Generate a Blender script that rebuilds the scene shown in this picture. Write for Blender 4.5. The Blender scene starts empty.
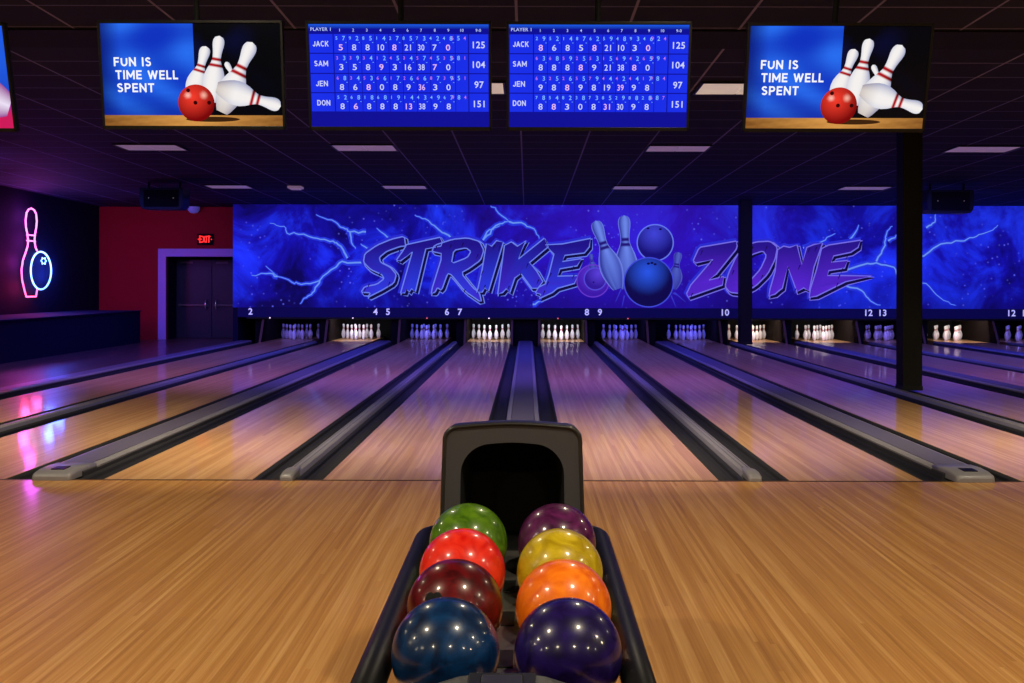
import bpy, bmesh, math, random
from mathutils import Vector, Matrix
from mathutils.geometry import tessellate_polygon
random.seed(7)
C = bpy.context.scene.collection
PI = math.pi

# ------------------------------------------------------------------ camera numbers
F, CX, CH, VPX, VPY = 1012.0, 0.045, 1.44, 527.5, 283.5
def at(u, v, d):                       # measured photo point at depth d -> place in the room
    return Vector((CX + (u - VPX) * d / F, d, CH - (v - VPY) * d / F))
FOUL = 7.41
MASK = 24.9
PINY = 25.70

def lin(r, g, b):
    def f(c):
        c /= 255.0
        return c / 12.92 if c <= 0.04045 else ((c + 0.055) / 1.055) ** 2.4
    return (f(r), f(g), f(b), 1.0)

# ------------------------------------------------------------------ materials
def new_mat(name):
    m = bpy.data.materials.new(name); m.use_nodes = True
    nt = m.node_tree; b = nt.nodes['Principled BSDF']
    return m, nt, b
def nd(nt, t, **kw):
    n = nt.nodes.new(t)
    for k, v in kw.items(): setattr(n, k, v)
    return n
def plain(name, col, rough=0.5, metal=0.0, emit=None, es=0.0, coat=0.0, spec=0.5, noise=0.08, nscale=30.0):
    m, nt, b = new_mat(name)
    tc = nd(nt, 'ShaderNodeTexCoord'); no = nd(nt, 'ShaderNodeTexNoise')
    no.inputs['Scale'].default_value = nscale; no.inputs['Detail'].default_value = 3
    nt.links.new(tc.outputs['Object'], no.inputs['Vector'])
    mx = nd(nt, 'ShaderNodeMix', data_type='RGBA')
    mx.inputs[6].default_value = tuple(c * (1 - noise) for c in col[:3]) + (1,)
    mx.inputs[7].default_value = tuple(min(1, c * (1 + noise)) for c in col[:3]) + (1,)
    nt.links.new(no.outputs['Fac'], mx.inputs[0]); nt.links.new(mx.outputs[2], b.inputs['Base Color'])
    b.inputs['Roughness'].default_value = rough; b.inputs['Metallic'].default_value = metal
    b.inputs['Coat Weight'].default_value = coat; b.inputs['Coat Roughness'].default_value = 0.06
    b.inputs['Specular IOR Level'].default_value = spec
    if emit:
        b.inputs['Emission Color'].default_value = emit; b.inputs['Emission Strength'].default_value = es
    return m

def wood(name, c1, c2, c3, strip=0.027, length=1.3, rough=0.38, coat=0.55, crough=0.07, streak=0.5):
    m, nt, b = new_mat(name); L = nt.links.new
    tc = nd(nt, 'ShaderNodeTexCoord'); sp = nd(nt, 'ShaderNodeSeparateXYZ'); L(tc.outputs['Object'], sp.inputs[0])
    oi = nd(nt, 'ShaderNodeObjectInfo')
    def mth(op, a, b_=None):
        n = nd(nt, 'ShaderNodeMath', operation=op)
        for i, v in enumerate((a, b_)):
            if v is None: continue
            if isinstance(v, (int, float)): n.inputs[i].default_value = v
            else: L(v, n.inputs[i])
        return n.outputs[0]
    sx = mth('FLOOR', mth('DIVIDE', sp.outputs['X'], strip))
    sx = mth('ADD', sx, mth('MULTIPLY', oi.outputs['Random'], 977.0))
    wn = nd(nt, 'ShaderNodeTexWhiteNoise', noise_dimensions='1D'); L(sx, wn.inputs['W'])
    yy = mth('FLOOR', mth('ADD', mth('DIVIDE', sp.outputs['Y'], length), mth('MULTIPLY', wn.outputs['Value'], 9.0)))
    cb = nd(nt, 'ShaderNodeCombineXYZ'); L(sx, cb.inputs[0]); L(yy, cb.inputs[1])
    w2 = nd(nt, 'ShaderNodeTexWhiteNoise', noise_dimensions='2D'); L(cb.outputs[0], w2.inputs['Vector'])
    # long grain streaks
    mp = nd(nt, 'ShaderNodeMapping'); mp.inputs['Scale'].default_value = (95.0, 1.6, 1.0); L(tc.outputs['Object'], mp.inputs[0])
    n1 = nd(nt, 'ShaderNodeTexNoise'); n1.inputs['Scale'].default_value = 1.0; n1.inputs['Detail'].default_value = 4; L(mp.outputs[0], n1.inputs['Vector'])
    mp2 = nd(nt, 'ShaderNodeMapping'); mp2.inputs['Scale'].default_value = (22.0, 0.5, 1.0); L(tc.outputs['Object'], mp2.inputs[0])
    n2 = nd(nt, 'ShaderNodeTexNoise'); n2.inputs['Scale'].default_value = 1.0; n2.inputs['Detail'].default_value = 2; L(mp2.outputs[0], n2.inputs['Vector'])
    f = mth('ADD', mth('MULTIPLY', w2.outputs['Value'], 1 - streak), mth('MULTIPLY', mth('ADD', mth('MULTIPLY', n1.outputs['Fac'], 0.6), mth('MULTIPLY', n2.outputs['Fac'], 0.4)), streak * 1.0))
    rp = nd(nt, 'ShaderNodeValToRGB'); e = rp.color_ramp.elements
    e[0].position = 0.15; e[0].color = c1; e[1].position = 0.8; e[1].color = c3
    k = e.new(0.48); k.color = c2
    L(f, rp.inputs[0]); L(rp.outputs[0], b.inputs['Base Color'])
    b.inputs['Roughness'].default_value = rough
    b.inputs['Coat Weight'].default_value = coat; b.inputs['Coat Roughness'].default_value = crough
    b.inputs['Specular IOR Level'].default_value = 0.18
    mp3 = nd(nt, 'ShaderNodeMapping'); mp3.inputs['Scale'].default_value = (9.0, 1.0, 1.0); L(tc.outputs['Object'], mp3.inputs[0])
    n3 = nd(nt, 'ShaderNodeTexNoise'); n3.inputs['Scale'].default_value = 1.6; n3.inputs['Detail'].default_value = 2; L(mp3.outputs[0], n3.inputs['Vector'])
    bp = nd(nt, 'ShaderNodeBump'); bp.inputs['Strength'].default_value = 0.25; bp.inputs['Distance'].default_value = 0.0035
    L(n3.outputs['Fac'], bp.inputs['Height']); L(bp.outputs[0], b.inputs['Coat Normal'])
    return m

def attr_mat(name, base, emit, rough=0.6, spec=0.2):
    m, nt, b = new_mat(name); L = nt.links.new
    a = nd(nt, 'ShaderNodeAttribute', attribute_name='Col')
    mu = nd(nt, 'ShaderNodeMix', data_type='RGBA'); mu.inputs[0].default_value = 1 - base; mu.inputs[7].default_value = (0, 0, 0, 1)
    L(a.outputs['Color'], mu.inputs[6]); L(mu.outputs[2], b.inputs['Base Color'])
    L(a.outputs['Color'], b.inputs['Emission Color']); b.inputs['Emission Strength'].default_value = emit
    b.inputs['Roughness'].default_value = rough; b.inputs['Specular IOR Level'].default_value = spec
    return m

M = {}
M['approach'] = wood('approach_wood', lin(150, 98, 48), lin(192, 136, 72), lin(228, 178, 112), strip=0.02, length=5.0, streak=0.78, coat=0.5, crough=0.11, rough=0.42)
M['lane'] = wood('lane_wood', lin(164, 116, 70), lin(196, 148, 98), lin(224, 182, 132), strip=0.0269, length=4.0, streak=0.72, coat=0.42, crough=0.065, rough=0.35)
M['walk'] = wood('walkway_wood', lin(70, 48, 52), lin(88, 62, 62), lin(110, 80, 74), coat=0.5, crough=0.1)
M['gutter'] = plain('gutter_grey', lin(44, 44, 46), 0.55, spec=0.22)
M['cap_deck'] = plain('capping_grey', lin(94, 90, 110), 0.42, spec=0.4)
M['cap_edge'] = plain('capping_side', lin(52, 52, 56), 0.4)
M['silver'] = plain('silver_plastic', lin(130, 127, 133), 0.35, spec=0.6)
M['alu'] = plain('aluminium', lin(170, 170, 175), 0.35, metal=0.7)
M['black'] = plain('black_plastic', lin(17, 17, 18), 0.42, spec=0.25)
M['black_matt'] = plain('black_matt', lin(8, 8, 9), 0.8, spec=0.2)
M['charcoal'] = plain('charcoal_plastic', lin(56, 56, 60), 0.45, spec=0.35, nscale=200)
M['rim'] = plain('hood_rim_plastic', lin(34, 33, 33), 0.34, spec=0.4)
M['rail'] = plain('rail_vinyl', lin(11, 11, 11), 0.42, spec=0.18)
M['steel'] = plain('dull_steel', lin(90, 88, 86), 0.4, metal=0.6)
M['navy_wall'] = plain('navy_paint', lin(20, 18, 48), 0.85, spec=0.15)
M['dark_wall'] = plain('dark_wall_paint', lin(20, 17, 36), 0.9, spec=0.1)
M['red_wall'] = plain('red_paint', lin(150, 16, 26), 0.75, spec=0.2, nscale=4)
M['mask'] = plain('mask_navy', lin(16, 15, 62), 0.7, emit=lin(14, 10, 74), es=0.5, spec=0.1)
M['frame_white'] = plain('door_frame_paint', lin(170, 140, 205), 0.5)  # white paint with the violet light mixed into its colour
M['door'] = plain('door_navy', lin(15, 15, 36), 0.5)
M['chrome'] = plain('chrome', lin(215, 215, 225), 0.2, metal=0.8)
M['foul'] = plain('foul_line', lin(70, 48, 34), 0.5)
M['column'] = plain('column_black', lin(15, 14, 15), 0.6, spec=0.2)
M['under'] = plain('underfloor_black', lin(10, 10, 13), 0.7)
M['kick'] = plain('kickback_wood', lin(96, 66, 44), 0.6, nscale=12, noise=0.2)
M['kick_shaded'] = plain('kickback_shaded', lin(26, 20, 18), 0.8, spec=0.1)  # same wood as the front edges, pit shade put into the colour
M['pin_white'] = plain('pin_white', lin(236, 236, 238), 0.25, coat=0.4)
M['pin_red'] = plain('pin_red', lin(170, 24, 34), 0.3)
M['bezel'] = plain('bezel_black', lin(8, 8, 9), 0.4, spec=0.25)
M['number'] = plain('number_white', lin(225, 225, 240), 0.5, emit=lin(190, 190, 240), es=0.75)
M['exit_red'] = plain('exit_red', lin(255, 40, 20), 0.5, emit=lin(255, 45, 25), es=1.6)
M['lamp_white'] = plain('lamp_white', lin(255, 240, 235), 0.5, emit=lin(255, 225, 225), es=1.0)
M['lamp_red'] = plain('lamp_red', lin(255, 120, 110), 0.5, emit=lin(255, 110, 120), es=0.8)
M['diffuser'] = plain('light_diffuser', lin(190, 170, 190), 0.5, emit=lin(170, 140, 178), es=0.27, nscale=3, noise=0.3)  # unlit panel, slight glow added to make it pale
M['diffuser_near'] = plain('light_diffuser_near', lin(210, 200, 185), 0.5, emit=lin(225, 205, 190), es=0.5, nscale=3, noise=0.3)  # nearer panels, a stronger glow added to the diffuser
M['dome'] = plain('pale_dome', lin(150, 155, 210), 0.3, emit=lin(70, 70, 150), es=0.35)
M['led'] = plain('led_dot', lin(230, 220, 200), 0.5, emit=lin(230, 210, 190), es=0.2)
M['art_mural'] = attr_mat('mural_paint', 0.1, 0.78)  # emission adds the black-light glow of the painted figures
M['art_screen'] = attr_mat('screen_image', 0.0, 1.0, rough=0.2, spec=0.08)

# mural background: deep blue and violet nebula
def mural_bg():
    m, nt, b = new_mat('mural_nebula'); L = nt.links.new
    tc = nd(nt, 'ShaderNodeTexCoord')
    n1 = nd(nt, 'ShaderNodeTexNoise'); n1.inputs['Scale'].default_value = 0.62; n1.inputs['Detail'].default_value = 9; n1.inputs['Roughness'].default_value = 0.62; n1.inputs['Distortion'].default_value = 0.6
    L(tc.outputs['Object'], n1.inputs['Vector'])
    rp = nd(nt, 'ShaderNodeValToRGB'); e = rp.color_ramp.elements
    e[0].position = 0.37; e[0].color = lin(12, 6, 78); e[1].position = 0.66; e[1].color = lin(38, 66, 252)
    k = e.new(0.51); k.color = lin(26, 20, 165)
    L(n1.outputs['Fac'], rp.inputs[0])
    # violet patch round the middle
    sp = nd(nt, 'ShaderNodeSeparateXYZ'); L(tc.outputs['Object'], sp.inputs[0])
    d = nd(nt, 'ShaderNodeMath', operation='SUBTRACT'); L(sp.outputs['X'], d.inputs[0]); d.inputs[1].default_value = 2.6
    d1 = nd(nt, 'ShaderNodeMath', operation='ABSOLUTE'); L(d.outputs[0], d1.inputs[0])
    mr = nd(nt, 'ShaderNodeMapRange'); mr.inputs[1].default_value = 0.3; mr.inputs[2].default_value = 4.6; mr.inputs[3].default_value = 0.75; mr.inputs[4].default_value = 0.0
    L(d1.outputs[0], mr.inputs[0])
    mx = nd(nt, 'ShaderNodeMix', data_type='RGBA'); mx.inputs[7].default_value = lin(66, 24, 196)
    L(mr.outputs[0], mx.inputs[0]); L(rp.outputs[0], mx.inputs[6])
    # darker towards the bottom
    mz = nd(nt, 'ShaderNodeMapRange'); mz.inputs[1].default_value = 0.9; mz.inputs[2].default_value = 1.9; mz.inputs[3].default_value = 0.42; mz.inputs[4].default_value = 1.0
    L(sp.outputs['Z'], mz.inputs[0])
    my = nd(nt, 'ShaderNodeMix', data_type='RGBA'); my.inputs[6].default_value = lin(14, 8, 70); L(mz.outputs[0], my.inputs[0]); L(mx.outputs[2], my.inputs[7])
    # stars
    vo = nd(nt, 'ShaderNodeTexVoronoi'); vo.inputs['Scale'].default_value = 6.5; L(tc.outputs['Object'], vo.inputs['Vector'])
    ms = nd(nt, 'ShaderNodeMapRange'); ms.inputs[1].default_value = 0.06; ms.inputs[2].default_value = 0.2; ms.inputs[3].default_value = 0.7; ms.inputs[4].default_value = 0.0
    L(vo.outputs['Distance'], ms.inputs[0])
    n3 = nd(nt, 'ShaderNodeTexNoise'); n3.inputs['Scale'].default_value = 0.8; L(tc.outputs['Object'], n3.inputs['Vector'])
    m3 = nd(nt, 'ShaderNodeMapRange'); m3.inputs[1].default_value = 0.44; m3.inputs[2].default_value = 0.62; L(n3.outputs['Fac'], m3.inputs[0])
    mm = nd(nt, 'ShaderNodeMath', operation='MULTIPLY'); L(ms.outputs[0], mm.inputs[0]); L(m3.outputs[0], mm.inputs[1])
    mst = nd(nt, 'ShaderNodeMix', data_type='RGBA'); mst.inputs[7].default_value = lin(120, 130, 255); L(mm.outputs[0], mst.inputs[0]); L(my.outputs[2], mst.inputs[6])
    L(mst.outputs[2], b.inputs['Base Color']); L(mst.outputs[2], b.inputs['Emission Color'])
    b.inputs['Emission Strength'].default_value = 0.62; b.inputs['Roughness'].default_value = 0.6; b.inputs['Specular IOR Level'].default_value = 0.15  # emission put in for the black-light glow of the paint
    return m
M['mural'] = mural_bg()

def ceiling_mat():
    m, nt, b = new_mat('ceiling_tiles'); L = nt.links.new
    tc = nd(nt, 'ShaderNodeTexCoord'); sp = nd(nt, 'ShaderNodeSeparateXYZ'); L(tc.outputs['Object'], sp.inputs[0])
    def line(out, size, phase, w):
        a = nd(nt, 'ShaderNodeMath', operation='ADD'); L(out, a.inputs[0]); a.inputs[1].default_value = phase
        p = nd(nt, 'ShaderNodeMath', operation='PINGPONG'); L(a.outputs[0], p.inputs[0]); p.inputs[1].default_value = size / 2
        c = nd(nt, 'ShaderNodeMath', operation='LESS_THAN'); L(p.outputs[0], c.inputs[0]); c.inputs[1].default_value = w
        return c.outputs[0]
    lx = line(sp.outputs['X'], 0.955, 0.05, 0.011); ly = line(sp.outputs['Y'], 0.63, 0.15, 0.012)
    lym = nd(nt, 'ShaderNodeMath', operation='MULTIPLY'); L(ly, lym.inputs[0]); lym.inputs[1].default_value = 0.6
    mxx = nd(nt, 'ShaderNodeMath', operation='MAXIMUM'); L(lx, mxx.inputs[0]); L(lym.outputs[0], mxx.inputs[1])
    no = nd(nt, 'ShaderNodeTexNoise'); no.inputs['Scale'].default_value = 1.1; L(tc.outputs['Object'], no.inputs['Vector'])
    t = nd(nt, 'ShaderNodeMix', data_type='RGBA'); t.inputs[6].default_value = lin(9, 9, 24); t.inputs[7].default_value = lin(16, 16, 34); L(no.outputs['Fac'], t.inputs[0])
    mx = nd(nt, 'ShaderNodeMix', data_type='RGBA'); mx.inputs[7].default_value = lin(118, 108, 150)
    L(mxx.outputs[0], mx.inputs[0]); L(t.outputs[2], mx.inputs[6]); L(mx.outputs[2], b.inputs['Base Color'])
    b.inputs['Roughness'].default_value = 0.8; b.inputs['Specular IOR Level'].default_value = 0.25
    return m
M['ceiling'] = ceiling_mat()

def ball_mat(name, c1, c2):
    m, nt, b = new_mat(name); L = nt.links.new
    tc = nd(nt, 'ShaderNodeTexCoord')
    n = nd(nt, 'ShaderNodeTexNoise'); n.inputs['Scale'].default_value = 16; n.inputs['Detail'].default_value = 5; n.inputs['Distortion'].default_value = 1.6
    L(tc.outputs['Object'], n.inputs['Vector'])
    rp = nd(nt, 'ShaderNodeValToRGB'); e = rp.color_ramp.elements
    e[0].position = 0.3; e[0].color = c1; e[1].position = 0.72; e[1].color = c2
    L(n.outputs['Fac'], rp.inputs[0]); L(rp.outputs[0], b.inputs['Base Color'])
    b.inputs['Roughness'].default_value = 0.32; b.inputs['Coat Weight'].default_value = 0.5; b.inputs['Coat Roughness'].default_value = 0.10
    b.inputs['Specular IOR Level'].default_value = 0.2
    return m

def neon_mat(name, c_low, c_high, z0, z1, s):
    m, nt, b = new_mat(name); L = nt.links.new
    tc = nd(nt, 'ShaderNodeTexCoord'); sp = nd(nt, 'ShaderNodeSeparateXYZ'); L(tc.outputs['Object'], sp.inputs[0])
    mr = nd(nt, 'ShaderNodeMapRange'); mr.inputs[1].default_value = z0; mr.inputs[2].default_value = z1; L(sp.outputs['Z'], mr.inputs[0])
    mx = nd(nt, 'ShaderNodeMix', data_type='RGBA'); mx.inputs[6].default_value = c_low; mx.inputs[7].default_value = c_high
    L(mr.outputs[0], mx.inputs[0]); L(mx.outputs[2], b.inputs['Emission Color']); b.inputs['Emission Strength'].default_value = s
    b.inputs['Base Color'].default_value = (0.1, 0.1, 0.1, 1)
    return m

# ------------------------------------------------------------------ mesh helpers
def bx(bm, x0, x1, y0, y1, z0, z1, bev=0.0, seg=2, mi=0):
    g = bmesh.new()
    bmesh.ops.create_cube(g, size=1.0)
    for v in g.verts:
        v.co = Vector(((x0 + x1) / 2 + v.co.x * (x1 - x0), (y0 + y1) / 2 + v.co.y * (y1 - y0), (z0 + z1) / 2 + v.co.z * (z1 - z0)))
    if bev: bmesh.ops.bevel(g, geom=list(g.edges), offset=bev, segments=seg, profile=0.5, affect='EDGES')
    merge(bm, g, mi)
def merge(bm, g, mi=0, mat=None):
    vm = {}
    for v in g.verts: vm[v] = bm.verts.new(mat @ v.co if mat else v.co)
    for f in g.faces:
        try:
            n = bm.faces.new([vm[v] for v in f.verts]); n.material_index = mi; n.smooth = f.smooth
        except ValueError: pass
    g.free()
def tube(bm, pts, r, seg=10, closed=False, mi=0):
    pts = [Vector(p) for p in pts]; n = len(pts); rings = []; up = None
    for i, p in enumerate(pts):
        a = pts[(i - 1) % n] if (closed or i > 0) else p
        b = pts[(i + 1) % n] if (closed or i < n - 1) else p
        t = (b - a).normalized()
        if up is None:
            up = Vector((0, 0, 1)) if abs(t.z) < 0.9 else Vector((1, 0, 0))
        s = t.cross(up).normalized(); up = s.cross(t).normalized()
        rings.append([bm.verts.new(p + r * (math.cos(k * 2 * PI / seg) * s + math.sin(k * 2 * PI / seg) * up)) for k in range(seg)])
    for i in range(n if closed else n - 1):
        A, B = rings[i], rings[(i + 1) % n]
        for k in range(seg):
            f = bm.faces.new((A[k], A[(k + 1) % seg], B[(k + 1) % seg], B[k])); f.smooth = True; f.material_index = mi
    if not closed:
        for R_ in (rings[0], rings[-1]):
            f = bm.faces.new(R_ if R_ is rings[-1] else R_[::-1]); f.material_index = mi
def lathe(bm, prof, seg=20, c=(0, 0, 0), mi=None):
    rings = []
    for r, z in prof:
        if r < 1e-6: rings.append([bm.verts.new((c[0], c[1], c[2] + z))])
        else: rings.append([bm.verts.new((c[0] + r * math.cos(k * 2 * PI / seg), c[1] + r * math.sin(k * 2 * PI / seg), c[2] + z)) for k in range(seg)])
    for i in range(len(rings) - 1):
        A, B = rings[i], rings[i + 1]
        for k in range(seg):
            k2 = (k + 1) % seg
            vs = []
            for v in ((A[k], A[k2]) if len(A) > 1 else (A[0],)): vs.append(v)
            for v in ((B[k2], B[k]) if len(B) > 1 else (B[0],)): vs.append(v)
            f = bm.faces.new(vs); f.smooth = True
            if mi: f.material_index = mi(0.5 * (prof[i][1] + prof[i + 1][1]))
def prism_y(bm, pts, y0, y1, mi=0, holes=(), smooth=False):       # outline in x,z extruded along y
    loops = [pts] + list(holes)
    tri = tessellate_polygon([[Vector((x, z, 0)) for x, z in l] for l in loops])
    flat = [p for l in loops for p in l]
    A = [bm.verts.new((x, y0, z)) for x, z in flat]; B = [bm.verts.new((x, y1, z)) for x, z in flat]
    for t in tri:
        try:
            bm.faces.new([A[i] for i in t]).material_index = mi; bm.faces.new([B[i] for i in reversed(t)]).material_index = mi
        except ValueError: pass
    o = 0
    for l in loops:
        n = len(l)
        for i in range(n):
            j = (i + 1) % n
            f = bm.faces.new((A[o + i], A[o + j], B[o + j], B[o + i])); f.material_index = mi; f.smooth = smooth
        o += n
def prism_x(bm, pts, x0, x1, mi=0):                               # outline in y,z extruded along x
    g = bmesh.new(); prism_y(g, pts, x0, x1)
    for v in g.verts: v.co = Vector((v.co.y, v.co.x, v.co.z))
    merge(bm, g, mi)
def obj(name, bm, mats, parent=None, loc=(0, 0, 0)):
    bmesh.ops.recalc_face_normals(bm, faces=list(bm.faces))
    me = bpy.data.meshes.new(name); bm.to_mesh(me); bm.free()
    for m in (mats if isinstance(mats, (list, tuple)) else [mats]): me.materials.append(m)
    o = bpy.data.objects.new(name, me); C.objects.link(o); o.location = loc
    if parent: o.parent = parent
    return o
def tag(o, label, cat, group=None):
    o['label'] = label; o['category'] = cat
    if group: o['group'] = group
    return o
def thing(name, label, cat, loc=(0, 0, 0), group=None):
    o = bpy.data.objects.new(name, None); C.objects.link(o); o.location = loc; o.empty_display_size = 0.1
    return tag(o, label, cat, group)
def struct(name, bm, m, loc=(0, 0, 0)):
    o = obj(name, bm, m, None, loc); o['kind'] = 'structure'; return o
def box(*a, **k):
    bm = bmesh.new(); bx(bm, *a, **k); return bm

# ------------------------------------------------------------------ flat pictures (mural, screens)
_txt = {}
def text_mesh(s, bold=0.0):
    key = (s, bold)
    if key not in _txt:
        cu = bpy.data.curves.new('lettering', 'FONT'); cu.body = s; cu.size = 1.0; cu.resolution_u = 4; cu.offset = bold; cu.space_character = 1.06
        cu.fill_mode = 'FRONT'
        ob = bpy.data.objects.new('lettering', cu); C.objects.link(ob)
        dg = bpy.context.evaluated_depsgraph_get(); me = ob.evaluated_get(dg).to_mesh()
        vs = [(v.co.x, v.co.y) for v in me.vertices]; fs = [tuple(p.vertices) for p in me.polygons]
        ob.evaluated_get(dg).to_mesh_clear(); bpy.data.objects.remove(ob); bpy.data.curves.remove(cu)
        _txt[key] = (vs, fs)
    return _txt[key]
def smooth_poly(pts, n=1):
    for _ in range(n):
        q = []
        for i in range(len(pts)):
            a, b = pts[i], pts[(i + 1) % len(pts)]
            q += [(a[0] * .85 + b[0] * .15, a[1] * .85 + b[1] * .15), (a[0] * .15 + b[0] * .85, a[1] * .15 + b[1] * .85)]
        pts = q
    return pts
PROF = [(0, 2.03), (.75, 2.83), (2.25, 3.9), (3.375, 4.51), (4.5, 4.755), (5.875, 4.56), (7.25, 3.7), (8.625, 2.472), (9.375, 1.96), (10, 1.797), (10.875, 1.87), (11.75, 2.094), (12.625, 2.406), (13.5, 2.547), (14.2, 2.3), (14.7, 1.6), (15, 0.02)]
def pin_half(t):                       # t 0 top .. 1 base -> half width / length
    h = (1 - t) * 15
    for (a, b), (c, d) in zip(PROF, PROF[1:]):
        if a <= h <= c: return (b + (d - b) * (h - a) / (c - a)) / 30.0
    return 0
class Art:
    def __init__(s, eps): s.v = []; s.f = []; s.c = []; s.eps = eps
    def add(s, p, col, lay):
        s.v.append((p[0], -lay * s.eps, p[1])); s.c.append(col(*p) if callable(col) else col); return len(s.v) - 1
    def poly(s, pts, col, lay, holes=()):
        loops = [list(pts)] + [list(h) for h in holes]
        tri = tessellate_polygon([[Vector((x, y, 0)) for x, y in l] for l in loops])
        ids = [s.add(p, col, lay) for l in loops for p in l]
        for t in tri: s.f.append([ids[i] for i in t])
    def grid(s, x0, x1, y0, y1, col, lay, nx=1, ny=1):
        g = [[s.add((x0 + (x1 - x0) * i / nx, y0 + (y1 - y0) * j / ny), col, lay) for i in range(nx + 1)] for j in range(ny + 1)]
        for j in range(ny):
            for i in range(nx): s.f.append([g[j][i], g[j][i + 1], g[j + 1][i + 1], g[j + 1][i]])
    def ribbon(s, pts, w, col, lay, closed=False, taper=False):
        n = len(pts); L, R = [], []
        for i, p in enumerate(pts):
            a = pts[(i - 1) % n] if (closed or i) else p
            b = pts[(i + 1) % n] if (closed or i < n - 1) else p
            dx, dy = b[0] - a[0], b[1] - a[1]; l = math.hypot(dx, dy) or 1
            k = w / 2 * ((1 - 0.75 * i / (n - 1)) if taper else 1)
            L.append(s.add((p[0] - dy / l * k, p[1] + dx / l * k), col, lay)); R.append(s.add((p[0] + dy / l * k, p[1] - dx / l * k), col, lay))
        for i in range(n if closed else n - 1):
            j = (i + 1) % n; s.f.append([L[i], R[i], R[j], L[j]])
    def disc(s, c, rx, ry, fn, lay, nr=9, na=44, rot=0.0):
        prev = None
        for r in range(nr + 1):
            q = r / nr; ring = []
            for a in range(na):
                nx, ny = q * math.cos(2 * PI * a / na), q * math.sin(2 * PI * a / na)
                x, y = nx * rx, ny * ry
                p = (c[0] + x * math.cos(rot) - y * math.sin(rot), c[1] + x * math.sin(rot) + y * math.cos(rot))
                ring.append(s.add(p, fn(nx, ny), lay))
            if prev:
                for a in range(na):
                    b = (a + 1) % na; s.f.append([prev[a], prev[b], ring[b], ring[a]])
            prev = ring
    def pin(s, top, base, fn, lay, k=1.0, nt=44, ns=10):   # fn(t, s) colour
        dx, dy = base[0] - top[0], base[1] - top[1]; l = math.hypot(dx, dy); ux, uy = dx / l, dy / l
        prev = None
        for i in range(nt + 1):
            t = i / nt; h = pin_half(t) * l * k; row = []
            for j in range(ns + 1):
                q = -1 + 2 * j / ns
                p = (top[0] + dx * t - uy * h * q, top[1] + dy * t + ux * h * q)
                row.append(s.add(p, fn(t, q), lay))
            if prev:
                for j in range(ns): s.f.append([prev[j], prev[j + 1], row[j + 1], row[j]])
            prev = row
    def text(s, st, x, y, cap, col, lay, align='L', bold=0.0, width=None, shear=0.0):
        vs, fs = text_mesh(st, bold); k = cap / 0.69
        x0 = min(v[0] for v in vs); x1 = max(v[0] for v in vs)
        kx = width / (x1 - x0) if width else k
        off = {'L': x0, 'C': (x0 + x1) / 2, 'R': x1}[align]
        ids = [s.add((x + (vx - off) * kx + shear * vy * k, y + vy * k), col, lay) for vx, vy in vs]
        for f in fs: s.f.append([ids[i] for i in f])
    def block(s, st, x, y, cap, col, lay, width=None, sw=0.19):      # bold sans capitals drawn as strokes
        adv, tot = [], 0
        for ch in st:
            w = STROKES[ch][0] if ch != ' ' else 0.34
            adv.append((tot, w)); tot += w + 0.17
        tot -= 0.17; k = (width / (tot * cap)) if width else 1.0
        hw = sw / 2
        for ch, (o, w) in zip(st, adv):
            if ch == ' ': continue
            for line in STROKES[ch][1]:
                pts = [(x + (o + hw + px * (w - sw)) * cap * k, y + (hw + py * (1 - sw)) * cap) for px, py in line]
                if len(pts) == 2:                                    # square the ends
                    (ax, ay), (bx_, by_) = pts; l = math.hypot(bx_ - ax, by_ - ay); e = hw * cap * (1.0 if abs(ax - bx_) < 1e-6 or abs(ay - by_) < 1e-6 else 0.75) / l
                    pts = [(ax - (bx_ - ax) * e, ay - (by_ - ay) * e), (bx_ + (bx_ - ax) * e, by_ + (by_ - ay) * e)]
                s.ribbon(pts, sw * cap, col, lay)
    def build(s, name, mat, parent=None, loc=(0, 0, 0)):
        me = bpy.data.meshes.new(name); me.from_pydata(s.v, [], s.f)
        at_ = me.color_attributes.new('Col', 'FLOAT_COLOR', 'POINT')
        for i, c in enumerate(s.c): at_.data[i].color = (c[0], c[1], c[2], 1)
        me.materials.append(mat)
        o = bpy.data.objects.new(name, me); C.objects.link(o); o.location = loc
        if parent: o.parent = parent
        return o
def arc(cx, cy, rx, ry, a0, a1, n=12): return [(cx + rx * math.cos(math.radians(a0 + (a1 - a0) * i / n)), cy + ry * math.sin(math.radians(a0 + (a1 - a0) * i / n))) for i in range(n + 1)]
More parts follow.
